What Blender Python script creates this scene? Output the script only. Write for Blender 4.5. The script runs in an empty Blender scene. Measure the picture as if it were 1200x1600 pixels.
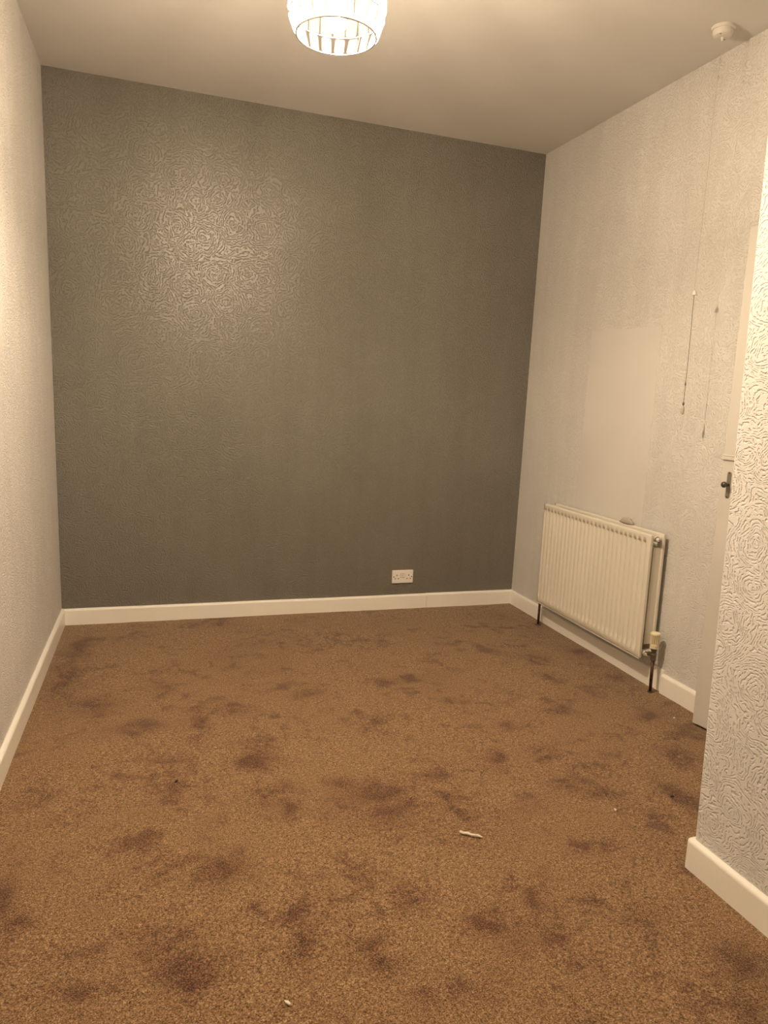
import bpy, bmesh, math, random
from mathutils import Vector, Matrix, noise

# ------------------------------------------------------------------ camera, world, exposure
sc = bpy.context.scene
C = sc.collection
cam_data = bpy.data.cameras.new('camera')
cam = bpy.data.objects.new('camera', cam_data)
C.objects.link(cam)
cam_data.sensor_fit = 'VERTICAL'
cam_data.sensor_height = 24.0
cam_data.lens = 1144.0 / 1600.0 * 24.0
cam_data.clip_start = 0.02
r_ = Vector((0.951736, -0.303643, 0.044709))
u_ = Vector((0.005801, 0.163442, 0.986536))
f_ = Vector((0.306862, 0.938663, -0.157315))
M = Matrix.Identity(4)
for i in range(3):
    M[i][0] = r_[i]; M[i][1] = u_[i]; M[i][2] = -f_[i]
M[0][3], M[1][3], M[2][3] = 0.4709, 0.0, 1.38
cam.matrix_world = M
sc.camera = cam

world = bpy.data.worlds.new('world')
sc.world = world
world.use_nodes = True
world.node_tree.nodes['Background'].inputs[0].default_value = (1.0, 0.8, 0.6, 1)
world.node_tree.nodes['Background'].inputs[1].default_value = 0.02

sc.view_settings.view_transform = 'Standard'
sc.view_settings.look = 'None'
sc.view_settings.gamma = 1.0
sc.view_settings.use_curve_mapping = False
sc.view_settings.exposure = 0.0

LAMP = Vector((1.008, 2.30, 2.455))
LAMP_COLOR = (1.0, 0.785, 0.565)
LAMP_POWER = 192.0
sc.cycles.sample_clamp_indirect = 4.0
sc.cycles.adaptive_threshold = 0.004

# room measures
W, D, H, T = 2.864, 4.398, 2.9555, 0.018
HS = 0.094
PX, PY = 2.045, 1.637
YB = -1.3

# ------------------------------------------------------------------ helpers
def tag(o, label=None, cat=None, group=None, kind=None):
    if label: o['label'] = label
    if cat: o['category'] = cat
    if group: o['group'] = group
    if kind: o['kind'] = kind
    return o

def link_bm(name, bm, mat, parent=None, smooth=False, bevel=0.0, seg=2, norm=True):
    if norm:
        bmesh.ops.recalc_face_normals(bm, faces=bm.faces)
    me = bpy.data.meshes.new(name)
    bm.to_mesh(me); bm.free()
    if smooth:
        for p in me.polygons: p.use_smooth = True
    o = bpy.data.objects.new(name, me)
    C.objects.link(o)
    me.materials.append(mat)
    if parent: o.parent = parent
    if bevel:
        m = o.modifiers.new('bevel', 'BEVEL')
        m.width = bevel; m.segments = seg; m.limit_method = 'ANGLE'
    return o

def empty(name, loc, label, cat, group=None):
    o = bpy.data.objects.new(name, None)
    o.empty_display_size = 0.1
    C.objects.link(o)
    o.location = loc
    tag(o, label, cat, group)
    return o

def hexa(bm, b, t):
    """eight corners: bottom loop b, top loop t"""
    vs = [bm.verts.new(p) for p in list(b) + list(t)]
    n = len(b)
    bm.faces.new(vs[:n]); bm.faces.new(vs[n:])
    for i in range(n):
        j = (i + 1) % n
        bm.faces.new((vs[i], vs[j], vs[n + j], vs[n + i]))
    return vs

def box(bm, x0, x1, y0, y1, z0, z1):
    b = [(x0, y0), (x1, y0), (x1, y1), (x0, y1)]
    return hexa(bm, [(x, y, z0) for x, y in b], [(x, y, z1) for x, y in b])

def lathe(bm, prof, seg=24, M=None, cap=True):
    """prof: list of (radius, height) along local z"""
    M = M or Matrix.Identity(4)
    rings = []
    for r, h in prof:
        rings.append([bm.verts.new(M @ Vector((r * math.cos(2 * math.pi * k / seg), r * math.sin(2 * math.pi * k / seg), h))) for k in range(seg)])
    for a, b in zip(rings, rings[1:]):
        for k in range(seg):
            bm.faces.new((a[k], a[(k + 1) % seg], b[(k + 1) % seg], b[k]))
    if cap:
        bm.faces.new(rings[0]); bm.faces.new(rings[-1])

def axis_matrix(p, d):
    d = Vector(d).normalized()
    q = Vector((0, 0, 1)).rotation_difference(d)
    return Matrix.Translation(Vector(p)) @ q.to_matrix().to_4x4()

def tube(bm, p0, p1, r, seg=12, r1=None):
    p0, p1 = Vector(p0), Vector(p1)
    lathe(bm, [(r, 0), (r if r1 is None else r1, (p1 - p0).length)], seg, axis_matrix(p0, p1 - p0))

def path_tube(bm, pts, r, seg=8, closed=False):
    pts = [Vector(p) for p in pts]
    n = len(pts); rings = []
    for i, p in enumerate(pts):
        a = pts[i - 1] if (i > 0 or closed) else pts[i]
        b = pts[(i + 1) % n] if (i < n - 1 or closed) else pts[i]
        t = (b - a).normalized()
        up = Vector((0, 0, 1)) if abs(t.z) < 0.9 else Vector((1, 0, 0))
        s = t.cross(up).normalized(); v = s.cross(t)
        rr = r(i / max(1, n - 1)) if callable(r) else r
        rings.append([bm.verts.new(p + s * rr * math.cos(2 * math.pi * k / seg) + v * rr * math.sin(2 * math.pi * k / seg)) for k in range(seg)])
    m = n if closed else n - 1
    for i in range(m):
        a, b = rings[i], rings[(i + 1) % n]
        for k in range(seg):
            bm.faces.new((a[k], a[(k + 1) % seg], b[(k + 1) % seg], b[k]))
    if not closed:
        bm.faces.new(rings[0]); bm.faces.new(rings[-1])

# ------------------------------------------------------------------ materials
def mat(name, color, rough=0.5, metal=0.0, spec=0.5, coat=0.0):
    m = bpy.data.materials.new(name)
    m.use_nodes = True
    b = m.node_tree.nodes['Principled BSDF']
    b.inputs['Base Color'].default_value = (*color, 1)
    b.inputs['Roughness'].default_value = rough
    b.inputs['Metallic'].default_value = metal
    b.inputs['Specular IOR Level'].default_value = spec
    b.inputs['Coat Weight'].default_value = coat
    return m

class NT:
    def __init__(self, m):
        self.nt = m.node_tree
        self.b = self.nt.nodes['Principled BSDF']
    def n(self, typ, **kw):
        nd = self.nt.nodes.new(typ)
        for k, v in kw.items(): setattr(nd, k, v)
        return nd
    def put(self, sock, v):
        if hasattr(v, 'is_output') or isinstance(v, bpy.types.NodeSocket): self.nt.links.new(v, sock)
        else: sock.default_value = v
    def math(self, op, a, b=0.0, c=0.0, clamp=False):
        nd = self.n('ShaderNodeMath', operation=op); nd.use_clamp = clamp
        self.put(nd.inputs[0], a); self.put(nd.inputs[1], b); self.put(nd.inputs[2], c)
        return nd.outputs[0]
    def pos(self):
        return self.n('ShaderNodeNewGeometry').outputs['Position']
    def noise(self, vec, scale, detail=2.0, rough=0.5, dist=0.0):
        nd = self.n('ShaderNodeTexNoise')
        self.put(nd.inputs['Vector'], vec); nd.inputs['Scale'].default_value = scale
        nd.inputs['Detail'].default_value = detail; nd.inputs['Roughness'].default_value = rough
        nd.inputs['Distortion'].default_value = dist
        return nd
    def ramp(self, fac, stops):
        nd = self.n('ShaderNodeValToRGB'); e = nd.color_ramp.elements
        while len(e) < len(stops): e.new(0.5)
        for el, (p, c) in zip(e, stops):
            el.position = p; el.color = (*c, 1) if len(c) == 3 else c
        self.put(nd.inputs[0], fac)
        return nd.outputs[0]
    def maprange(self, v, a, b, c, d, smooth=False):
        nd = self.n('ShaderNodeMapRange')
        if smooth: nd.interpolation_type = 'SMOOTHSTEP'
        self.put(nd.inputs[0], v)
        for i, x in enumerate((a, b, c, d)): self.put(nd.inputs[i + 1], x)
        return nd.outputs[0]
    def mix(self, fac, a, b):
        nd = self.n('ShaderNodeMix', data_type='RGBA')
        self.put(nd.inputs[0], fac); self.put(nd.inputs[6], a); self.put(nd.inputs[7], b)
        return nd.outputs[2]
    def bump(self, h, strength, dist, normal=None):
        nd = self.n('ShaderNodeBump'); nd.inputs['Strength'].default_value = strength
        nd.inputs['Distance'].default_value = dist
        self.put(nd.inputs['Height'], h)
        if normal is not None: self.put(nd.inputs['Normal'], normal)
        return nd.outputs[0]

def wallpaper(name, plane, color, rough, dist, spec=0.5, tint=None, cell=6.5, period=0.0095):
    """embossed swirl paper: broken concentric strokes about scattered centres"""
    m = mat(name, color, rough, spec=spec)
    t = NT(m)
    p = t.pos()
    sep = t.n('ShaderNodeSeparateXYZ'); t.put(sep.inputs[0], p)
    com = t.n('ShaderNodeCombineXYZ')
    t.put(com.inputs[0], sep.outputs[0 if plane == 'x' else 1]); t.put(com.inputs[1], sep.outputs[2])
    uv = com.outputs[0]
    wob = t.noise(uv, 11.0, 2.0)
    off = t.n('ShaderNodeVectorMath', operation='SUBTRACT'); t.put(off.inputs[0], wob.outputs['Color']); off.inputs[1].default_value = (0.5, 0.5, 0.5)
    sc_ = t.n('ShaderNodeVectorMath', operation='SCALE'); t.put(sc_.inputs[0], off.outputs[0]); sc_.inputs['Scale'].default_value = 0.09
    add = t.n('ShaderNodeVectorMath', operation='ADD'); t.put(add.inputs[0], uv); t.put(add.inputs[1], sc_.outputs[0])
    uvw = add.outputs[0]
    v = t.n('ShaderNodeTexVoronoi', voronoi_dimensions='2D', feature='SMOOTH_F1')
    v.inputs['Smoothness'].default_value = 0.08
    t.put(v.inputs['Vector'], uvw); v.inputs['Scale'].default_value = cell
    fine = t.noise(uv, 38.0, 2.0)
    ph = t.math('MULTIPLY', v.outputs['Distance'], 2 * math.pi / (period * cell))
    ph = t.math('ADD', ph, t.math('MULTIPLY', fine.outputs['Fac'], 9.0))
    s = t.math('SINE', ph)
    s = t.maprange(s, -0.95, 0.3, 0.0, 1.0, True)
    brk = t.noise(uv, 95.0, 1.0)
    k = t.maprange(brk.outputs['Fac'], 0.42, 0.56, 0.0, 1.0, True)
    h = t.math('SUBTRACT', 1.0, t.math('MULTIPLY', t.math('SUBTRACT', 1.0, s), k))
    g = t.noise(uv, 220.0, 3.0)
    h = t.math('ADD', h, t.math('MULTIPLY', g.outputs['Fac'], 0.45))
    t.put(t.b.inputs['Normal'], t.bump(h, 1.0, dist))
    # uneven paint and faint vertical streaks
    mp = t.n('ShaderNodeMapping'); t.put(mp.inputs[0], uv); mp.inputs['Scale'].default_value = (1.0, 0.12, 1.0)
    st = t.noise(mp.outputs[0], 9.0, 4.0, 0.6)
    bl = t.noise(uv, 1.6, 3.0, 0.55)
    f = t.math('ADD', t.math('MULTIPLY', st.outputs['Fac'], 0.5), t.math('MULTIPLY', bl.outputs['Fac'], 0.5))
    f = t.maprange(f, 0.35, 0.65, 0.0, 1.0)
    tint = tint or tuple(c * 0.86 for c in color)
    base = t.mix(f, (*tint, 1), (*color, 1))
    # base colour slightly lighter on the crests
    base = t.mix(t.math('MULTIPLY', h, 0.10), base, (*[min(1, c * 1.25) for c in color], 1))
    t.put(t.b.inputs['Base Color'], base)
    t.put(t.b.inputs['Roughness'], t.maprange(g.outputs['Fac'], 0.3, 0.7, rough - 0.05, rough + 0.06))
    return m

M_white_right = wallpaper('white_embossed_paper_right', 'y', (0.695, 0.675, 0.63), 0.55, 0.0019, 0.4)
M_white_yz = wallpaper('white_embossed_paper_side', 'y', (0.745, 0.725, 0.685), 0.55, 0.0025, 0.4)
M_white_xz = wallpaper('white_embossed_paper_end', 'x', (0.745, 0.725, 0.685), 0.55, 0.0025, 0.4)
M_dark = wallpaper('charcoal_embossed_paper', 'x', (0.185, 0.175, 0.145), 0.24, 0.0024, 0.6, tint=(0.160, 0.150, 0.124), period=0.013, cell=6.0)

def painted(name, color, rough, bump=0.0006, scale=14.0):
    m = mat(name, color, rough)
    t = NT(m); p = t.pos()
    n1 = t.noise(p, scale, 4.0); n2 = t.noise(p, 2.2, 3.0)
    t.put(t.b.inputs['Base Color'], t.mix(t.maprange(n2.outputs['Fac'], 0.3, 0.7, 0, 1), (*[c * 0.93 for c in color], 1), (*color, 1)))
    t.put(t.b.inputs['Normal'], t.bump(n1.outputs['Fac'], 0.6, bump * 4))
    return m

M_ceiling = painted('ceiling_paint', (0.74, 0.725, 0.69), 0.8, 0.001, 6.0)
M_gloss = painted('gloss_white_paint', (0.93, 0.90, 0.82), 0.32, 0.0003, 30.0)
M_patch = painted('smooth_filled_paper', (0.66, 0.635, 0.59), 0.6, 0.0006, 9.0)
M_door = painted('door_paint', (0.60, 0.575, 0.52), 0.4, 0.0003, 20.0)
M_rad = painted('radiator_enamel', (0.73, 0.685, 0.58), 0.33, 0.0001, 20.0)
M_cream = mat('cream_plastic', (0.80, 0.72, 0.50), 0.4)
M_socket = mat('white_plastic', (0.70, 0.665, 0.60), 0.35)
M_plate_white = mat('socket_plastic', (0.86, 0.82, 0.75), 0.35)
M_seam_shade = mat('seam_shade', (0.20, 0.16, 0.12), 0.6)
M_black = mat('dark_slot', (0.02, 0.018, 0.015), 0.6)
M_fin = mat('grey_convector_steel', (0.36, 0.34, 0.30), 0.5, 0.3)
M_chrome = mat('chrome', (0.75, 0.73, 0.70), 0.2, 1.0)
M_brass = mat('tarnished_brass', (0.16, 0.13, 0.10), 0.45, 0.8)
M_knob = mat('dark_metal_knob', (0.10, 0.085, 0.07), 0.4, 0.7)
M_plate = mat('worn_steel_plate', (0.30, 0.26, 0.21), 0.4, 0.7)
M_cord = mat('grey_cord', (0.50, 0.45, 0.37), 0.7)
M_clear = mat('clear_plastic', (0.75, 0.68, 0.55), 0.15)
M_clear.node_tree.nodes['Principled BSDF'].inputs['Transmission Weight'].default_value = 0.6
M_paper = mat('crumpled_paper', (0.78, 0.72, 0.60), 0.8)
M_lint = mat('grey_lint', (0.42, 0.38, 0.31), 0.9)
M_crumb = mat('dark_crumb', (0.03, 0.02, 0.015), 0.8)

# copper pipe, old and brown
M_pipe = mat('old_copper_pipe', (0.085, 0.035, 0.02), 0.4, 0.5)
t = NT(M_pipe); nn = t.noise(t.pos(), 45.0, 4.0)
t.put(t.b.inputs['Base Color'], t.ramp(nn.outputs['Fac'], [(0.35, (0.035, 0.016, 0.010)), (0.7, (0.16, 0.062, 0.032))]))

# carpet
M_carpet = mat('brown_pile_carpet', (0.2, 0.1, 0.045), 0.95, spec=0.12)
M_carpet.node_tree.nodes['Principled BSDF'].inputs['Sheen Weight'].default_value = 0.15
t = NT(M_carpet); p = t.pos()
at = t.n('ShaderNodeAttribute', attribute_name='wear')
big = t.noise(p, 3.0, 5.0, 0.6); mid = t.noise(p, 14.0, 5.0, 0.65, 0.6)
fib = t.noise(p, 270.0, 2.0, 0.6); fib2 = t.noise(p, 100.0, 3.0, 0.7)
w = t.math('MULTIPLY', at.outputs['Fac'], t.maprange(mid.outputs['Fac'], 0.36, 0.58, 0.1, 1.3))
nat = t.math('ADD', t.math('MULTIPLY', big.outputs['Fac'], 0.5), t.math('MULTIPLY', mid.outputs['Fac'], 0.5))
w = t.math('ADD', w, t.maprange(nat, 0.50, 0.36, 0.0, 0.85, True))
sweep = t.noise(p, 1.7, 3.0, 0.5, 0.8)
w = t.math('ADD', w, t.maprange(sweep.outputs['Fac'], 0.46, 0.34, 0.0, 0.18, True), clamp=True)
yarn = t.ramp(t.math('ADD', t.math('MULTIPLY', fib.outputs['Fac'], 0.65), t.math('MULTIPLY', fib2.outputs['Fac'], 0.35)),
              [(0.36, (0.058, 0.026, 0.0115)), (0.45, (0.185, 0.098, 0.041)), (0.56, (0.345, 0.215, 0.108)), (0.68, (0.62, 0.44, 0.275))])
dark = t.ramp(fib.outputs['Fac'], [(0.36, (0.030, 0.013, 0.007)), (0.52, (0.12, 0.052, 0.026)), (0.68, (0.30, 0.16, 0.085))])
t.put(t.b.inputs['Base Color'], t.mix(t.math('MULTIPLY', w, 0.92), yarn, dark))
hh = t.math('ADD', t.math('MULTIPLY', fib.outputs['Fac'], 1.0), t.math('MULTIPLY', fib2.outputs['Fac'], 1.2))
t.put(t.b.inputs['Normal'], t.bump(hh, 0.8, 0.006))

# lamp materials
M_bulb = bpy.data.materials.new('lit_bulb'); M_bulb.use_nodes = True
nt = M_bulb.node_tree; nt.nodes.clear()
e = nt.nodes.new('ShaderNodeEmission'); e.inputs[0].default_value = (*LAMP_COLOR, 1); e.inputs[1].default_value = 6.0
tb = nt.nodes.new('ShaderNodeBsdfTransparent'); mb = nt.nodes.new('ShaderNodeMixShader'); mb.inputs[0].default_value = 0.25
nt.links.new(tb.outputs[0], mb.inputs[1]); nt.links.new(e.outputs[0], mb.inputs[2])
o_ = nt.nodes.new('ShaderNodeOutputMaterial'); nt.links.new(mb.outputs[0], o_.inputs[0])
M_bead = bpy.data.materials.new('frosted_acrylic_bead'); M_bead.use_nodes = True
nt = M_bead.node_tree; nt.nodes.clear()
tr = nt.nodes.new('ShaderNodeBsdfTransparent'); tr.inputs[0].default_value = (0.96, 0.95, 0.93, 1)
tl = nt.nodes.new('ShaderNodeBsdfTranslucent'); tl.inputs[0].default_value = (0.9, 0.88, 0.85, 1)
gl = nt.nodes.new('ShaderNodeBsdfGlossy'); gl.inputs['Roughness'].default_value = 0.1
mx = nt.nodes.new('ShaderNodeMixShader'); mx.inputs[0].default_value = 0.28
mx2 = nt.nodes.new('ShaderNodeMixShader'); mx2.inputs[0].default_value = 0.06
nt.links.new(tr.outputs[0], mx.inputs[1]); nt.links.new(tl.outputs[0], mx.inputs[2])
nt.links.new(mx.outputs[0], mx2.inputs[1]); nt.links.new(gl.outputs[0], mx2.inputs[2])
o_ = nt.nodes.new('ShaderNodeOutputMaterial'); nt.links.new(mx2.outputs[0], o_.inputs[0])

# ------------------------------------------------------------------ room shell
def xl(y, z): return -0.034 * z / H - 0.0154 * (D - y)         # left wall leans a little
def xr(y, z): return W + 0.0109 * z / H + 0.0076 * (D - y)     # right wall
def zc(x): return H - 0.0311 * x / W                            # ceiling drops to the right

# floor: fine grid carrying the flattened / soiled patches
SPOTS = [(0.43, 2.96, 0.089, 0.054), (0.25, 3.23, 0.08, 0.083), (0.67, 2.95, 0.036, 0.122), (0.82, 3.06, 0.069, 0.053), (0.52, 3.39, 0.044, 0.054), (0.85, 2.58, 0.071, 0.059), (0.88, 2.34, 0.077, 0.058), (0.92, 2.24, 0.047, 0.046), (1.24, 2.28, 0.08, 0.06), (1.23, 2.13, 0.054, 0.046), (1.49, 2.32, 0.036, 0.032), (1.15, 2.35, 0.046, 0.035), (1.77, 2.42, 0.023, 0.048), (1.96, 2.65, 0.039, 0.038), (1.82, 2.92, 0.042, 0.029), (1.96, 2.17, 0.068, 0.048), (2.24, 2.74, 0.06, 0.043), (1.8, 1.81, 0.053, 0.039), (2.03, 2.07, 0.048, 0.041), (2.5, 2.25, 0.068, 0.071), (2.67, 2.4, 0.057, 0.054), (0.67, 1.97, 0.07, 0.059), (0.85, 1.73, 0.059, 0.044), (0.85, 1.64, 0.045, 0.062), (1.17, 1.71, 0.045, 0.031), (1.33, 1.58, 0.043, 0.044), (1.0, 1.57, 0.049, 0.039), (1.02, 1.52, 0.039, 0.037), (1.5, 1.39, 0.029, 0.031), (1.75, 1.49, 0.036, 0.032), (0.14, 1.88, 0.029, 0.035), (0.09, 2.0, 0.024, 0.126), (0.49, 1.74, 0.088, 0.023), (0.34, 1.73, 0.046, 0.027), (0.56, 1.6, 0.068, 0.05), (1.5, 1.64, 0.026, 0.028), (1.13, 1.38, 0.061, 0.034), (1.17, 1.4, 0.043, 0.024), (1.47, 1.48, 0.034, 0.021), (0.12, 3.98, 0.045, 0.142), (0.1, 3.56, 0.058, 0.205), (2.48, 3.36, 0.072, 0.082), (2.43, 3.12, 0.047, 0.073), (2.78, 3.40, 0.06, 0.056), (2.78, 3.03, 0.056, 0.038), (0.48, 1.69, 0.046, 0.021), (0.11, 2.52, 0.042, 0.077), (1.97, 2.4, 0.052, 0.044), (0.74, 1.78, 0.024, 0.02), (2.3, 2.0, 0.029, 0.096), (1.56, 3.22, 0.057, 0.04), (1.17, 3.15, 0.059, 0.044), (0.31, 1.62, 0.051, 0.024), (1.7, 3.24, 0.038, 0.041), (2.61, 2.59, 0.042, 0.044), (1.89, 1.29, 0.042, 0.049)]
FX0, FX1 = -0.25, 3.05
def floor_z(x, y):
    return 0.0025 * noise.noise(Vector((x * 2.5, y * 2.5, 0.3))) + 0.0012 * noise.noise(Vector((x * 11, y * 11, 2.0))) - 0.001
bm = bmesh.new()
nx, ny = 190, 330
lay = bm.verts.layers.float.new('wear')
grid = []
for j in range(ny + 1):
    y = YB - 0.05 + (D + 0.1 - YB) * j / ny
    row = []
    for i in range(nx + 1):
        x = FX0 + (FX1 - FX0) * i / nx
        v = bm.verts.new((x, y, floor_z(x, y)))
        q = Vector((x, y, 0)) * 13
        wx = x + 0.05 * noise.noise(q); wy = y + 0.05 * noise.noise(q + Vector((7.3, 1.1, 0)))
        s = 0.0
        for (a, b, ra, rb) in SPOTS:
            d2 = ((wx - a) / (ra * 1.25)) ** 2 + ((wy - b) / (rb * 1.25)) ** 2
            if d2 < 6: s = max(s, math.exp(-d2 * 1.2))
        v[lay] = s
        row.append(v)
    grid.append(row)
for j in range(ny):
    for i in range(nx):
        bm.faces.new((grid[j][i], grid[j][i + 1], grid[j + 1][i + 1], grid[j + 1][i]))
floor = link_bm('floor', bm, M_carpet, smooth=True, norm=False)
tag(floor, 'brown pile carpet with darker flattened patches', kind='structure')

bm = bmesh.new()
x0, x1, y0, y1 = -0.3, 3.05, YB - 0.1, D + 0.1
hexa(bm, [(x0, y0, zc(x0)), (x1, y0, zc(x1)), (x1, y1, zc(x1)), (x0, y1, zc(x0))],
     [(x0, y0, H + 0.12), (x1, y0, H + 0.12), (x1, y1, H + 0.12), (x0, y1, H + 0.12)])
tag(link_bm('ceiling', bm, M_ceiling), 'plain off-white painted ceiling', kind='structure')

def slab(name, a, b, fa, thick, m, label, z1=None):
    """vertical slab whose room face follows fa(s, z) between two ends; thick is an offset vector"""
    bm = bmesh.new()
    th = Vector(thick)
    A0, B0 = Vector(fa(a, -0.02)), Vector(fa(b, -0.02))
    zt = z1 or H + 0.02
    A1, B1 = Vector(fa(a, zt)), Vector(fa(b, zt))
    hexa(bm, [A0, B0, B0 + th, A0 + th], [A1, B1, B1 + th, A1 + th])
    o = link_bm(name, bm, m)
    tag(o, label, kind='structure')
    return o

slab('wall_left', YB, D + 0.02, lambda y, z: (xl(y, z), y, z), (-0.12, 0, 0), M_white_yz, 'left wall in white embossed swirl wallpaper')
slab('wall_back', -0.15, W + 0.05, lambda x, z: (x, D + 0.0065 * x / W - 0.012 * z / H, z), (0, 0.12, 0), M_dark, 'end wall painted dark grey over embossed swirl wallpaper')
slab('wall_front', -0.3, 3.05, lambda x, z: (x, YB, z), (0, -0.12, 0), M_white_xz, 'white papered wall behind the viewer')

# right wall with the doorway the half open door belongs to
DY0, DY1, DZ = 1.76, 2.42, 2.115
bm = bmesh.new()
def rslab(ya, yb, za, zb):
    q = [(ya, za), (yb, za), (yb, zb), (ya, zb)]
    hexa(bm, [(xr(y, z), y, z) for y, z in q], [(xr(y, z) + 0.12, y, z) for y, z in q])
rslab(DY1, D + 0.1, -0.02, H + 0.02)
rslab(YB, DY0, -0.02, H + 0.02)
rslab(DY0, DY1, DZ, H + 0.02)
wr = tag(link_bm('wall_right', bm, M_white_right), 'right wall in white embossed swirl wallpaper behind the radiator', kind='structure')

# smooth papered patch above the radiator
bm = bmesh.new()
pl = []
for k in range(15):
    s = k / 14
    pl.append((3.705 - 0.595 * s, 1.795 - 0.02 * s + 0.008 * noise.noise(Vector((s * 7, 0.4, 0)))))
yb_ = [(3.105, 0.62), (3.712, 0.62)]
loop = pl + yb_
hexa(bm, [(xr(y, z) + 0.004, y, z) for y, z in loop], [(xr(y, z) - 0.0032, y, z) for y, z in loop])
o = link_bm('smooth_panel', bm, M_patch, wr, bevel=0.0015)
o['label'] = 'smooth flat patch of plain lining above the radiator'

# near right wall: passage side that juts in front of the right wall
bm = bmesh.new()
TP = Vector((-0.034, 0.032, 0))
def pnt(x, y, z): return (x + TP.x * z / H, y + TP.y * z / H, z)
dx = 0.031 * (PY - YB)
n = 12
foot = [(PX, PY), (PX + 0.79, PY), (PX + 0.79, YB), (PX + dx, YB)]
# rounded plaster arris
arris = []
for k in range(5):
    a = math.pi - k * math.pi / 2 / 4
    arris.append((PX + 0.008 + 0.008 * math.cos(a), PY - 0.008 + 0.008 * math.sin(a)))
foot = arris + foot[1:]
hexa(bm, [pnt(x, y, -0.02) for x, y in foot], [pnt(x, y, H + 0.02) for x, y in foot])
tag(link_bm('wall_near_right', bm, M_white_yz), 'near right wall corner in heavily embossed white swirl wallpaper', kind='structure')

# skirting boards
def skirt_profile(t=T, h=HS):
    """(offset from wall, height) loop, pencil-rounded top"""
    r = t * 0.75
    pts = [(0, -0.01), (t, -0.01), (t, h - r)]
    for k in range(1, 6):
        a = k / 5 * math.pi / 2
        pts.append((t - r + r * math.cos(a), h - r + r * math.sin(a)))
    pts.append((0, h))
    return pts
def skirt(name, path, t=T, h=HS, wob=0.0, label='white gloss skirting board', parent=None):
    """path: list of (wall point xy, outward dir xy)"""
    bm = bmesh.new(); rings = []
    for (px, py), (dx_, dy_) in path:
        hh = h + wob * noise.noise(Vector((px * 3, py * 3, 0)))
        rings.append([bm.verts.new((px + dx_ * a, py + dy_ * a, z if z < 0.02 else z + hh - h)) for a, z in skirt_profile(t, h)])
    m_ = len(rings[0])
    for a, b in zip(rings, rings[1:]):
        for k in range(m_):
            bm.faces.new((a[k], a[(k + 1) % m_], b[(k + 1) % m_], b[k]))
    bm.faces.new(rings[0]); bm.faces.new(rings[-1])
    o = link_bm(name, bm, M_gloss, parent)
    tag(o, label, kind='structure' if parent is None else None)
    return o
def seg(p, q, d0, d1, n=10):
    return [((p[0] + (q[0] - p[0]) * k / n, p[1] + (q[1] - p[1]) * k / n), (d0[0] + (d1[0] - d0[0]) * k / n, d0[1] + (d1[1] - d0[1]) * k / n)) for k in range(n + 1)]
skirt('baseboard_left', seg((xl(YB, 0) - 0.001, YB), (-0.001, D - 0.001), (1, 0), (1, 0), 24), wob=0.003, label='white skirting board along the left wall')
yb0 = D - 0.0005
skirt('baseboard_back', seg((-0.0, yb0), (2.226, yb0 + 0.005), (0, -1), (0, -1), 16), t=0.017, h=0.092, wob=0.002, label='white skirting board along the dark wall, longer length left of the joint')
skirt('baseboard_back', seg((2.2275, yb0 + 0.005), (W, yb0 + 0.0065), (0, -1), (0, -1), 6), t=0.018, h=0.094, wob=0.001, label='short length of white skirting on the dark wall below and right of the socket')
skirt('baseboard_right', seg((xr(D, 0), D - 0.002), (xr(2.9, 0), 2.895), (-1, 0), (-1, 0), 14), t=0.016, h=0.093, wob=0.003, label='white skirting board running behind the radiator')
skirt('baseboard_right', seg((xr(2.82, 0), 2.822), (xr(2.42, 0), 2.42), (-1, 0), (-1, 0), 6), t=0.020, h=0.094, wob=0.001, label='short white skirting between the radiator valve and the door')
bm = bmesh.new()
box(bm, xr(2.86, 0) - 0.007, xr(2.86, 0) + 0.01, 2.8222, 2.8948, -0.01, 0.112)
tag(link_bm('trim_1', bm, M_gloss, bevel=0.002), 'white painted filler block in the skirting gap behind the valve pipe', kind='structure')
# near right: wraps the corner
dpx = 0.031
skirt('baseboard_near_right', seg((PX + dpx * (PY - YB), YB), (PX + 0.001, PY - 0.001), (-1, 0), (-1, 0), 12)[:-1] + [((PX + 0.001, PY - 0.003), (-1, 0.0)), ((PX + 0.001, PY - 0.001), (-0.95, 0.55)), ((PX + 0.001, PY - 0.001), (-0.55, 0.95)), ((PX + 0.004, PY - 0.001), (0, 1)), ((PX + 0.79, PY - 0.001), (0, 1))], t=0.019, h=0.095, wob=0.001, label='white skirting board wrapping the near right corner')

# ------------------------------------------------------------------ door, slightly open
HX, HY = xr(1.78, 0) + 0.006, 1.80           # hinge line
FXp, FYp = 2.760, 2.478                        # free edge
d = Vector((FXp - HX, FYp - HY, 0)); LW = d.length; d.normalize()
nrm = Vector((-d.y, d.x, 0))                    # faces the room (-x)
door = bpy.data.objects.new('door_1', None); C.objects.link(door)
door.matrix_world = Matrix(((d.x, nrm.x, 0, HX), (d.y, nrm.y, 0, HY), (0, 0, 1, 0.012), (0, 0, 0, 1)))
tag(door, 'white painted door standing slightly open beside the right wall', kind='structure')
bpy.context.view_layer.update()
DH = 2.095
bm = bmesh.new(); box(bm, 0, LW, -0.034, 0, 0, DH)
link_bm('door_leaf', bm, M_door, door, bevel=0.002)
bm = bmesh.new(); box(bm, 0.0, LW + 0.005, -0.036, 0.008, 1.166, 1.181)
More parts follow.
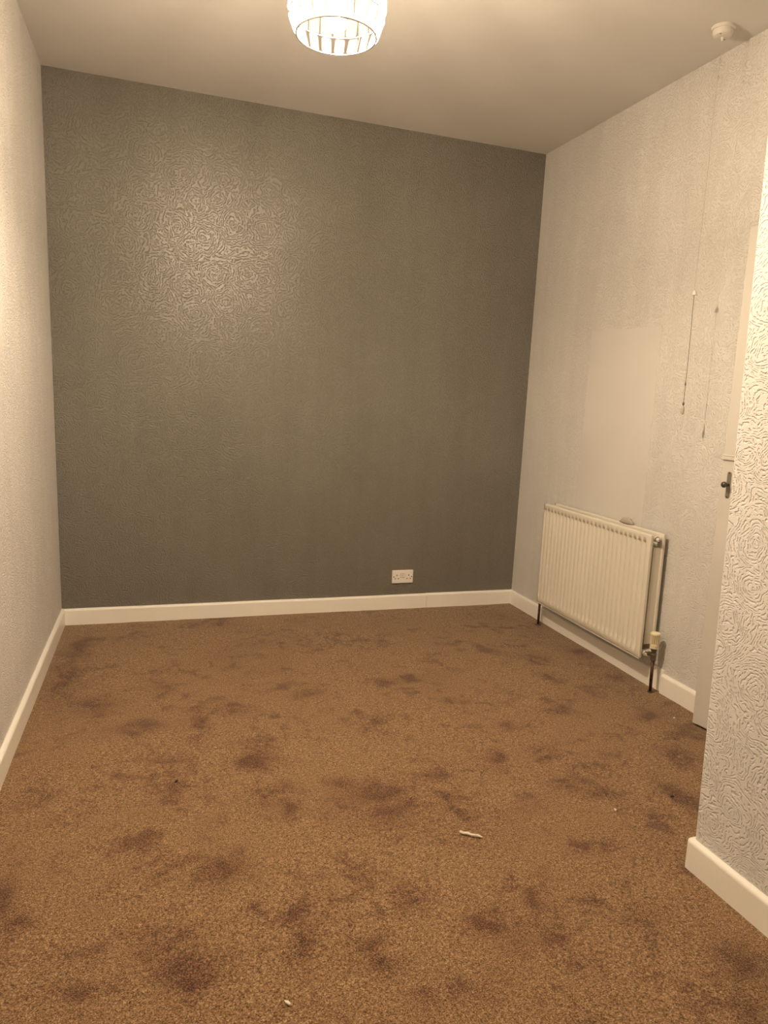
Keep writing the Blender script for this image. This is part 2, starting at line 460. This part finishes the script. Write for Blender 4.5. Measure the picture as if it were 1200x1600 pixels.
# moulded profile under the rail
box(bm, 0.0, LW + 0.0025, -0.035, 0.004, 1.1815, 1.187)
o = link_bm('rail', bm, M_door, door, bevel=0.004, seg=3); o['label'] = 'narrow horizontal rail across the door'
bm = bmesh.new()
pts = []
for k in range(13):
    a = math.pi * k / 12
    pts.append((0.009 * math.cos(a), 0.056 + 0.009 * math.sin(a) - 0.009))
for k in range(13):
    a = math.pi + math.pi * k / 12
    pts.append((0.009 * math.cos(a), -0.056 + 0.009 * math.sin(a) + 0.009))
cx_, cz_ = LW - 0.040, 1.064
hexa(bm, [(cx_ + a, 0.0, cz_ + b) for a, b in pts], [(cx_ + a, 0.0035, cz_ + b) for a, b in pts])
pl_ = link_bm('handle_plate', bm, M_plate, door, bevel=0.001)
bm = bmesh.new()
for dz in (0.050, -0.050):
    lathe(bm, [(0.0035, 0), (0.003, 0.001)], 10, axis_matrix((cx_, 0.0036, cz_ + dz), (0, 1, 0)))
link_bm('screw', bm, M_black, pl_)
bm = bmesh.new()
lathe(bm, [(0.006, 0), (0.006, 0.016), (0.010, 0.019), (0.0125, 0.024), (0.0125, 0.030), (0.009, 0.035), (0.003, 0.0365)], 20, axis_matrix((cx_, 0.003, cz_ + 0.002), (0, 1, 0)))
o = link_bm('knob', bm, M_knob, door, smooth=True); o['label'] = 'small round dark metal knob'
# lining and architrave of the doorway, hidden behind the leaf from the front
bm = bmesh.new()
xa = xr(2.1, 0)
box(bm, xa - 0.002, xa + 0.12, DY1 - 0.022, DY1, 0, DZ)
box(bm, xa - 0.002, xa + 0.12, DY0, DY0 + 0.022, 0, DZ)
box(bm, xa - 0.002, xa + 0.12, DY0 + 0.022, DY1 - 0.022, DZ - 0.02, DZ)
tag(link_bm('trim_2', bm, M_door, bevel=0.002), 'white door frame lining behind the open door', kind='structure')
bm = bmesh.new(); box(bm, xa + 0.121, xa + 0.14, DY0 - 0.1, DY1 + 0.1, -0.02, DZ + 0.1)
tag(link_bm('wall_cupboard', bm, M_patch), 'plain back of the cupboard behind the door', kind='structure')

# ------------------------------------------------------------------ radiator
RX, RZ0, RZ1, RY0, RY1 = 2.766, 0.160, 0.776, 2.886, 3.888
rad = empty('radiator', (2.80, 3.387, 0.0), 'cream double panel radiator with vertical flutes on the right wall', 'radiator')
def place(o, parent):
    o.parent = parent
    o.matrix_parent_inverse = Matrix.Translation(parent.location).inverted() if parent.type == 'EMPTY' else Matrix.Identity(4)
    return o
def panel(name, xf, depth, y0, y1, z0, z1, ngr, groove, sign=-1):
    """fluted plate: front face at xf looking to -x, recessed channels with ramped ends"""
    bm = bmesh.new()
    p0 = 2.932; pitch = 0.0377
    ys = [y0, y0 + 0.004]
    prof = {}
    for k in range(ngr):
        c = p0 + k * pitch
        for off, dpt in ((-0.0160, 0), (-0.0120, 0.10), (-0.0085, 0.85), (-0.0060, 1.0), (0.0050, 1.0), (0.0072, 0.85), (0.0105, 0.10), (0.0150, 0)):
            ys.append(c + off); prof[len(ys) - 1] = dpt
    ys += [y1 - 0.004, y1]
    zs = [z0, z0 + 0.004, z0 + 0.030, z0 + 0.040, z0 + 0.055, z0 + 0.065, z1 - 0.052, z1 - 0.041, z1 - 0.039, z1 - 0.036, z1 - 0.012, z1 - 0.004, z1]
    zf = [0, 0, 0, 0.35, 0.85, 1, 1, 1.0, 0.7, 0, 0, 0, 0]
    g = []
    for j, z in enumerate(zs):
        row = []
        for i, y in enumerate(ys):
            x = xf + groove * prof.get(i, 0) * zf[j]
            if j in (0, len(zs) - 1) or i in (0, len(ys) - 1): x = xf + 0.004
            row.append(bm.verts.new((x, y, z)))
        g.append(row)
    for a, b in zip(g, g[1:]):
        for i in range(len(a) - 1):
            bm.faces.new((a[i], a[i + 1], b[i + 1], b[i]))
    # back plate
    br = []
    edge = g[0] + [r[-1] for r in g[1:]] + list(reversed(g[-1][:-1])) + [r[0] for r in reversed(g[1:-1])]
    back = [bm.verts.new((xf + depth, v.co.y, v.co.z)) for v in edge]
    for i in range(len(edge)):
        j = (i + 1) % len(edge)
        bm.faces.new((edge[i], edge[j], back[j], back[i]))
    bm.faces.new(back)
    o = link_bm(name, bm, M_rad, smooth=False)
    for p_ in o.data.polygons: p_.use_smooth = abs(p_.normal.x) > 0.25 and len(p_.vertices) == 4
    return place(o, rad)
fp = panel('front_panel', RX, 0.014, RY0, RY1, RZ0, RZ1, 26, 0.0115)
rp = panel('rear_panel', 2.838, 0.012, RY0 - 0.001, RY1 - 0.001, RZ0 + 0.002, RZ1 + 0.002, 26, 0.004)
# rolled bottom seam of the front panel
bm = bmesh.new(); box(bm, RX + 0.003, RX + 0.009, RY0 + 0.004, RY1 - 0.004, RZ0 - 0.007, RZ0 - 0.001)
place(link_bm('bottom_seam', bm, M_rad, bevel=0.001), rad)
# convector fins: corrugated steel behind the front panel
bm = bmesh.new()
pts = []
y = RY0 + 0.010
k = 0
while y < RY1 - 0.03:
    pts += [(2.8375, y), (2.796, y + 0.001), (2.796, y + 0.012), (2.8375, y + 0.014)]
    y += 0.026
rows = []
for z in (RZ0 + 0.065, RZ1 - 0.065):
    rows.append([bm.verts.new((a, b, z)) for a, b in pts])
for i in range(len(pts) - 1):
    bm.faces.new((rows[0][i], rows[0][i + 1], rows[1][i + 1], rows[1][i]))
o = link_bm('convector_fins', bm, M_rad); place(o, rad)
sm = o.modifiers.new('solid', 'SOLIDIFY'); sm.thickness = 0.0008
# four corner connector tubes and plugs
for zz, nm in ((RZ1 - 0.022, 'top'), (RZ0 + 0.022, 'bottom')):
    for ye in (RY0 + 0.020, RY1 - 0.020):
        bm = bmesh.new()
        tube(bm, (RX + 0.013, ye, zz), (2.8395, ye, zz), 0.014, 16)
        s = -1 if ye < 3.3 else 1
        lathe(bm, [(0.0125, 0), (0.0125, 0.022)], 16, axis_matrix((2.802, ye, zz), (0, s, 0)))
        ct = place(link_bm('connector_tube', bm, M_rad), rad)
        if nm == 'top':
            bm = bmesh.new()
            lathe(bm, [(0.0115, 0), (0.0115, 0.006), (0.009, 0.008), (0.0065, 0.009), (0.0065, 0.016), (0.0035, 0.017)], 6, axis_matrix((2.802, ye + s * 0.021, zz), (0, s, 0)))
            pg = place(link_bm('blanking_plug', bm, M_socket), rad)
            bm = bmesh.new()
            lathe(bm, [(0.0028, 0), (0.0028, 0.0006)], 10, axis_matrix((2.802, ye + s * 0.0382, zz), (0, s, 0)))
            place(link_bm('key_hole', bm, M_black), rad)
            bm = bmesh.new(); lathe(bm, [(0.0135, 0), (0.0135, 0.003)], 16, axis_matrix((2.802, ye + s * 0.0205, zz), (0, s, 0)))
            place(link_bm('plug_washer', bm, M_knob), rad)
# wall brackets
for yy in (3.10, 3.68):
    bm = bmesh.new(); box(bm, 2.8505, W - 0.0008, yy - 0.014, yy + 0.014, RZ0 + 0.03, RZ1 - 0.02)
    place(link_bm('wall_bracket', bm, M_rad, bevel=0.002), rad)

# thermostatic valve at the near end: body, nut, ribbed head, pipe
VX, VY = 2.812, 2.838
bm = bmesh.new()
prof = [(0.0165, 0), (0.0205, 0.004), (0.0215, 0.022), (0.0195, 0.026)]
lathe(bm, prof, 28, Matrix.Translation((VX, VY, 0.222)))
head = place(link_bm('thermostat_collar', bm, M_cream, smooth=False), rad); head['label'] = 'cream numbered collar of the radiator valve head'
bm = bmesh.new(); lathe(bm, [(0.0175, 0), (0.0175, 0.050)], 20, Matrix.Translation((VX, VY, 0.248)))
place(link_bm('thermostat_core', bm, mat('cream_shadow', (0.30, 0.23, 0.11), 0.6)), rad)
bm = bmesh.new()
for k in range(15):
    a = 2 * math.pi * k / 15
    c_, s_ = math.cos(a), math.sin(a)
    r0, r1, hw = 0.0165, 0.0222, 0.0019
    q = [(r0, -hw), (r1, -hw), (r1, hw), (r0, hw)]
    hexa(bm, [(VX + c_ * a_ - s_ * b_, VY + s_ * a_ + c_ * b_, 0.247) for a_, b_ in q], [(VX + c_ * a_ - s_ * b_, VY + s_ * a_ + c_ * b_, 0.292) for a_, b_ in q])
place(link_bm('thermostat_ribs', bm, M_cream), rad)
bm = bmesh.new(); lathe(bm, [(0.0222, 0), (0.0235, 0.003), (0.0235, 0.008), (0.021, 0.0115), (0.017, 0.012), (0.015, 0.009)], 28, Matrix.Translation((VX, VY, 0.291)))
place(link_bm('thermostat_cap', bm, M_cream), rad)
bm = bmesh.new()
for k in range(10):
    a = 2 * math.pi * k / 10
    lathe(bm, [(0.0016, 0), (0.0016, 0.0004)], 8, axis_matrix((VX + 0.0211 * math.cos(a), VY + 0.0211 * math.sin(a), 0.236), (math.cos(a), math.sin(a), 0)))
place(link_bm('collar_marks', bm, M_black), rad)
bm = bmesh.new()
lathe(bm, [(0.0135, 0), (0.0135, 0.014), (0.0115, 0.016), (0.0115, 0.030), (0.014, 0.032), (0.014, 0.040)], 16, Matrix.Translation((VX, VY, 0.180)))
tube(bm, (VX, VY, 0.1925), (VX - 0.006, RY0 - 0.004, RZ0 + 0.024), 0.0105, 14)
place(link_bm('valve_body', bm, M_brass, bevel=0.0), rad)
bm = bmesh.new()
lathe(bm, [(0.0145, 0), (0.0145, 0.013)], 6, axis_matrix((VX - 0.004, RY0 - 0.004, RZ0 + 0.022), (0.1, -1, 0.1)))
place(link_bm('union_nut', bm, M_socket), rad)
bm = bmesh.new(); lathe(bm, [(0.0135, 0), (0.0135, 0.016), (0.011, 0.019)], 6, Matrix.Translation((VX, VY, 0.163)))
place(link_bm('compression_nut', bm, M_brass), rad)
bm = bmesh.new(); tube(bm, (VX + 0.002, VY - 0.002, -0.005), (VX, VY, 0.166), 0.0078, 14)
pp = place(link_bm('supply_pipe', bm, M_pipe, smooth=True), rad); pp['label'] = 'brown copper pipe below the valve head'
bm = bmesh.new(); lathe(bm, [(0.013, 0), (0.012, 0.004), (0.0085, 0.006)], 14, Matrix.Translation((VX + 0.002, VY - 0.002, 0.0)))
place(link_bm('pipe_collar', bm, M_knob), rad)
# far end: lockshield tucked behind, pipe to the floor
LX, LY = 2.803, 3.915
bm = bmesh.new(); tube(bm, (LX, LY, -0.005), (LX, LY, 0.150), 0.0075, 14)
pp = place(link_bm('return_pipe', bm, M_pipe, smooth=True), rad); pp['label'] = 'dark pipe below the far end of the radiator'
bm = bmesh.new()
lathe(bm, [(0.0125, 0), (0.0125, 0.018), (0.010, 0.02), (0.010, 0.045)], 12, Matrix.Translation((LX, LY, 0.146)))
tube(bm, (LX, LY, 0.180), (LX, RY1 + 0.0, 0.182), 0.009, 12)
place(link_bm('lockshield_valve', bm, M_brass), rad)
bm = bmesh.new(); lathe(bm, [(0.020, 0), (0.018, 0.004), (0.0085, 0.006)], 14, Matrix.Translation((LX, LY, 0.0)))
place(link_bm('pipe_collar', bm, M_knob), rad)

# dusty scrap on the top edge of the radiator
bm = bmesh.new()
bmesh.ops.create_icosphere(bm, subdivisions=3, radius=1.0)
for v in bm.verts:
    n_ = 1 + 0.22 * noise.noise(v.co * 2.1) + 0.1 * noise.noise(v.co * 5)
    v.co = Vector((v.co.x * 0.009, v.co.y * 0.052, max(v.co.z, -0.25) * 0.024 + 0.006)) * n_
o = link_bm('dust_cloth', bm, M_lint, smooth=True)
o.location = (2.842, 3.185, RZ1 + 0.003)
tag(o, 'small greyish crumpled scrap of cloth lying on top of the radiator', 'cloth')

# ------------------------------------------------------------------ double socket on the dark wall
sx0, sx1, sz0, sz1 = 1.984, 2.128, 0.170, 0.257
sy = D + 0.0045
sk = empty('double_socket', ((sx0 + sx1) / 2, sy, sz0), 'white double wall socket with two rocker switches low on the dark wall', 'socket')
bm = bmesh.new(); box(bm, sx0, sx1, sy - 0.011, sy + 0.002, sz0, sz1)
place(link_bm('faceplate', bm, M_plate_white, bevel=0.004, seg=3), sk)
cx0 = (sx0 + sx1) / 2; zc0 = (sz0 + sz1) / 2
bm = bmesh.new(); box(bm, cx0 - 0.0155, cx0 + 0.0155, sy - 0.0113, sy - 0.0105, zc0 - 0.0065, zc0 + 0.0205)
place(link_bm('rocker_seam_shade', bm, M_seam_shade), sk)  # seam round the rockers, coloured dark to stand for their shadow line
for s in (-1, 1):
    bm = bmesh.new()
    x = cx0 + s * 0.0075
    vs = box(bm, x - 0.0055, x + 0.0055, sy - 0.0165, sy - 0.010, zc0 - 0.004, zc0 + 0.019)
    for v in vs:
        if v.co.y < sy - 0.012 and v.co.z > zc0: v.co.y += 0.0025
    place(link_bm('rocker_switch', bm, M_plate_white, bevel=0.001), sk)
for s in (-1, 1):
    bm = bmesh.new()
    hx = cx0 + s * 0.041
    for ax, az, w_, h_ in ((hx, zc0 + 0.010, 0.0055, 0.0095), (hx - 0.011, zc0 - 0.012, 0.0080, 0.0052), (hx + 0.011, zc0 - 0.012, 0.0080, 0.0052)):
        box(bm, ax - w_ / 2, ax + w_ / 2, sy - 0.0114, sy - 0.0100, az - h_ / 2, az + h_ / 2)
    place(link_bm('pin_holes', bm, M_black), sk)
    bm = bmesh.new()
    lathe(bm, [(0.0042, 0), (0.0038, 0.0008)], 12, axis_matrix((cx0 + s * 0.0615, sy - 0.0109, zc0 + 0.000), (0, -1, 0)))
    place(link_bm('fixing_screw', bm, M_knob), sk)

# ------------------------------------------------------------------ ceiling pull switch
cx1, cy1 = 2.722, 2.712
zt = zc(cx1)
ps = empty('pull_cord_switch', (cx1, cy1, zt), 'round white ceiling pull switch with a long hanging cord near the right wall', 'switch')
bm = bmesh.new(); lathe(bm, [(0.047, 0.004), (0.047, -0.010), (0.0455, -0.012)], 36, Matrix.Translation((cx1, cy1, zt)))
place(link_bm('switch_base', bm, M_socket), ps)
bm = bmesh.new(); lathe(bm, [(0.0405, -0.012), (0.0405, -0.024), (0.035, -0.033), (0.020, -0.037), (0.008, -0.038)], 36, Matrix.Translation((cx1, cy1, zt)))
place(link_bm('switch_cover', bm, M_socket, smooth=False), ps)
bm = bmesh.new(); lathe(bm, [(0.0065, -0.037), (0.0055, -0.048), (0.003, -0.052)], 16, Matrix.Translation((cx1, cy1, zt)))
place(link_bm('cord_guide', bm, M_socket), ps)
for a in (0.6, 0.6 + math.pi):
    bm = bmesh.new()
    lathe(bm, [(0.003, 0), (0.003, 0.0012)], 10, axis_matrix((cx1 + 0.030 * math.cos(a), cy1 + 0.030 * math.sin(a), zt - 0.0345), (0, 0, -1)))
    place(link_bm('cover_screw', bm, M_knob), ps)
ztop = zt - 0.050
def cord_pts(za, zb, n=20):
    return [(cx1 + 0.0015 * math.sin(z * 9), cy1 + 0.0035 * math.sin(z * 3.1 + 1), z) for z in [za + (zb - za) * k / n for k in range(n + 1)]]
bm = bmesh.new(); path_tube(bm, cord_pts(ztop, 1.872), 0.0008, 6)
place(link_bm('upper_cord', bm, M_cord), ps)
for z_ in (2.80, 2.735):
    bm = bmesh.new(); lathe(bm, [(0.0015, 0.008), (0.0040, 0.002), (0.0040, -0.003), (0.0012, -0.010)], 10, Matrix.Translation((cx1, cy1 + 0.0035 * math.sin(z_ * 3.1 + 1), z_)))
    place(link_bm('cord_knot', bm, M_cord, smooth=True), ps)
yk = cy1 + 0.0035 * math.sin(1.87 * 3.1 + 1)
bm = bmesh.new(); lathe(bm, [(0.002, 0.020), (0.0055, 0.016), (0.0105, 0.004), (0.011, -0.001), (0.0095, -0.002)], 18, Matrix.Translation((cx1, yk, 1.868)))
place(link_bm('cord_connector', bm, M_socket, smooth=False), ps)
bm = bmesh.new(); path_tube(bm, cord_pts(1.868, 1.40), 0.0011, 6)
place(link_bm('lower_cord', bm, mat('dark_cord', (0.12, 0.085, 0.055), 0.7)), ps)
for z_, r_k in ((1.488, 0.0028), (1.402, 0.0048)):
    bm = bmesh.new(); lathe(bm, [(0.0012, 0.009), (r_k, 0.002), (r_k, -0.003), (0.0012, -0.009)], 10, Matrix.Translation((cx1, cy1 + 0.0035 * math.sin(z_ * 3.1 + 1), z_)))
    place(link_bm('cord_knot', bm, M_brass, smooth=True), ps)
yk = cy1 + 0.0035 * math.sin(1.38 * 3.1 + 1)
bm = bmesh.new(); lathe(bm, [(0.0025, 0.018), (0.0055, 0.010), (0.0075, -0.004), (0.0065, -0.016), (0.003, -0.021)], 14, Matrix.Translation((cx1, yk, 1.376)))
o = place(link_bm('cord_pull', bm, M_clear, smooth=True), ps); o['label'] = 'clear plastic acorn pull at the end of the cord'

# ------------------------------------------------------------------ pendant lamp
L = LAMP
zb, zm1, zm2, ztp = 2.418, 2.475, 2.535, 2.597
rb, rm = 0.118, 0.139
pend = empty('pendant_lamp', (L.x, L.y, zc(L.x)), 'lit pendant lamp with a drum shade of clear acrylic beads', 'lamp')
def ring(z, r, th=0.0022):
    bm = bmesh.new()
    path_tube(bm, [(L.x + r * math.cos(2 * math.pi * k / 60), L.y + r * math.sin(2 * math.pi * k / 60), z) for k in range(60)], th, 6, closed=True)
    return place(link_bm('shade_ring', bm, M_chrome, smooth=True), pend)
for z_, r_k in ((ztp, rm), (zm2, rm), (zm1, rm), (zb, rb)): ring(z_, r_k)
NB = 20
NBT = (20, 22, 23)
def bead_mesh(h, w=0.031, d_=0.007):
    bm = bmesh.new()
    # cushion cut rectangular drop, faceted front and back
    hw, hh = w / 2, h / 2
    o1 = [(-hw, -hh * 0.8), (-hw * 0.7, -hh), (hw * 0.7, -hh), (hw, -hh * 0.8), (hw, hh * 0.8), (hw * 0.7, hh), (-hw * 0.7, hh), (-hw, hh * 0.8)]
    mid_ = [bm.verts.new((x, 0, z)) for x, z in o1]
    fr = [bm.verts.new((x * 0.62, -d_ / 2, z * 0.75)) for x, z in o1]
    bk = [bm.verts.new((x * 0.62, d_ / 2, z * 0.75)) for x, z in o1]
    for i in range(8):
        j = (i + 1) % 8
        bm.faces.new((mid_[i], mid_[j], fr[j], fr[i])); bm.faces.new((mid_[j], mid_[i], bk[i], bk[j]))
    bm.faces.new(fr); bm.faces.new(list(reversed(bk)))
    bmesh.ops.recalc_face_normals(bm, faces=bm.faces)
    me = bpy.data.meshes.new('acrylic_bead'); bm.to_mesh(me); bm.free()
    me.materials.append(M_bead)
    return me
bm_me = bead_mesh(0.055)
bm_wide = bead_mesh(0.057, 0.035)
random.seed(4)
for tier, (z0_, z1_, r0, r1) in enumerate(((zb, zm1, rb, rm), (zm1, zm2, rm, rm), (zm2, ztp, rm, rm))):
    for k in range(NBT[tier]):
        a = 2 * math.pi * (k + 0.5 * (tier % 2)) / NBT[tier]
        b = bpy.data.objects.new('acrylic_bead', bm_me if tier == 0 else bm_wide); C.objects.link(b)
        rr = (r0 + r1) / 2 + 0.001
        tilt = math.atan2(r1 - r0, z1_ - z0_)
        wp = Vector((L.x + rr * math.cos(a), L.y + rr * math.sin(a), (z0_ + z1_) / 2))
        Mb = Matrix.Translation(wp) @ Matrix.Rotation(a + math.pi / 2, 4, 'Z') @ Matrix.Rotation(tilt + random.uniform(-0.09, 0.09), 4, 'X') @ Matrix.Rotation(random.uniform(-0.06, 0.06), 4, 'Y')
        b.parent = pend
        b.matrix_parent_inverse = Matrix.Translation(pend.location).inverted()
        b.matrix_basis = Mb
# frame wires, spider, holder, flex, ceiling rose
bm = bmesh.new()
for k in range(4):
    a = math.pi / 4 + math.pi / 2 * k
    c_, s_ = math.cos(a), math.sin(a)
    path_tube(bm, [(L.x + rb * c_, L.y + rb * s_, zb), (L.x + rm * c_, L.y + rm * s_, zm1), (L.x + rm * c_, L.y + rm * s_, ztp)], 0.0014, 6)
    path_tube(bm, [(L.x + rm * c_, L.y + rm * s_, ztp), (L.x + 0.021 * c_, L.y + 0.021 * s_, ztp - 0.004)], 0.0016, 6)
place(link_bm('shade_frame', bm, M_chrome), pend)
bm = bmesh.new(); lathe(bm, [(0.021, 0), (0.021, -0.010), (0.018, -0.012), (0.018, -0.045), (0.015, -0.047)], 20, Matrix.Translation((L.x, L.y, ztp + 0.006)))
lathe(bm, [(0.021, 0.0), (0.016, 0.02), (0.006, 0.035)], 20, Matrix.Translation((L.x, L.y, ztp + 0.006)))
place(link_bm('lamp_holder', bm, M_socket), pend)
bm = bmesh.new(); tube(bm, (L.x, L.y, ztp + 0.038), (L.x, L.y, zc(L.x) - 0.03), 0.0033, 10)
place(link_bm('flex', bm, M_socket), pend)
bm = bmesh.new(); lathe(bm, [(0.045, 0.0), (0.045, -0.008), (0.036, -0.024), (0.012, -0.034), (0.006, -0.036)], 28, Matrix.Translation((L.x, L.y, zc(L.x))))
place(link_bm('ceiling_rose', bm, M_socket), pend)
bm = bmesh.new()
lathe(bm, [(0.013, 0.058), (0.015, 0.045), (0.022, 0.028), (0.029, 0.010), (0.0305, -0.003), (0.027, -0.017), (0.018, -0.027), (0.007, -0.031), (0.001, -0.0315)], 28, Matrix.Translation((L.x, L.y, L.z + 0.003)))
o = place(link_bm('light_bulb', bm, M_bulb, smooth=True), pend); o['label'] = 'glowing warm white bulb inside the shade'
ld = bpy.data.lights.new('bulb_light', 'POINT')
ld.energy = LAMP_POWER; ld.color = LAMP_COLOR; ld.shadow_soft_size = 0.022
lo = bpy.data.objects.new('bulb_light', ld); C.objects.link(lo)
lo.parent = pend; lo.matrix_parent_inverse = Matrix.Translation(pend.location).inverted()
lo.location = LAMP

# ------------------------------------------------------------------ bits on the carpet
bm = bmesh.new()
pts = [Vector((-0.036, 0.004, 0.008)), Vector((-0.024, 0.002, 0.006)), Vector((-0.012, 0.003, 0.007)), Vector((0.0, -0.001, 0.006)), Vector((0.012, -0.004, 0.007)), Vector((0.024, -0.001, 0.006)), Vector((0.037, -0.006, 0.005))]
rad_k = [0.0042, 0.0035, 0.0044, 0.0028, 0.0040, 0.0036, 0.0020]
path_tube(bm, pts, lambda s: rad_k[min(6, int(round(s * 6)))], 7)
for v in bm.verts: v.co += Vector((noise.noise(v.co * 300), noise.noise(v.co * 300 + Vector((5, 0, 0))), 0)) * 0.0015
o = link_bm('paper_scrap', bm, M_paper)
o.location = (1.449, 1.947, 0.0); o.rotation_euler = (0, 0, -0.48)
tag(o, 'twisted strip of pale torn paper on the carpet, largest scrap', 'scrap')
def crumb(loc, size, m, label, name='crumb'):
    bm = bmesh.new(); bmesh.ops.create_icosphere(bm, subdivisions=2, radius=1.0)
    for v in bm.verts:
        k_ = 1 + 0.4 * noise.noise(v.co * 1.7 + Vector((loc[0], loc[1], 0)) * 9)
        v.co = Vector((v.co.x * size[0], v.co.y * size[1], v.co.z * size[2])) * k_
    o = link_bm(name, bm, m, smooth=False)
    o.location = (loc[0], loc[1], size[2] * 0.9 + 0.001)
    o.rotation_euler = (0, 0, loc[0] * 7)
    tag(o, label, 'crumb')
crumb((2.000, 1.962), (0.005, 0.004, 0.004), M_paper, 'tiny white crumb on the carpet near the near right wall corner')
crumb((0.560, 2.493), (0.009, 0.003, 0.003), M_crumb, 'small dark splinter on the carpet towards the left skirting')
crumb((0.768, 1.451), (0.010, 0.004, 0.003), M_paper, 'small cream sliver on the carpet at the bottom of the picture')
crumb((2.722, 2.548), (0.005, 0.004, 0.004), M_paper, 'tiny white crumb on the carpet in front of the door')
crumb((2.26, 1.99), (0.008, 0.003, 0.003), M_crumb, 'dark fleck on the carpet beside the near right wall')
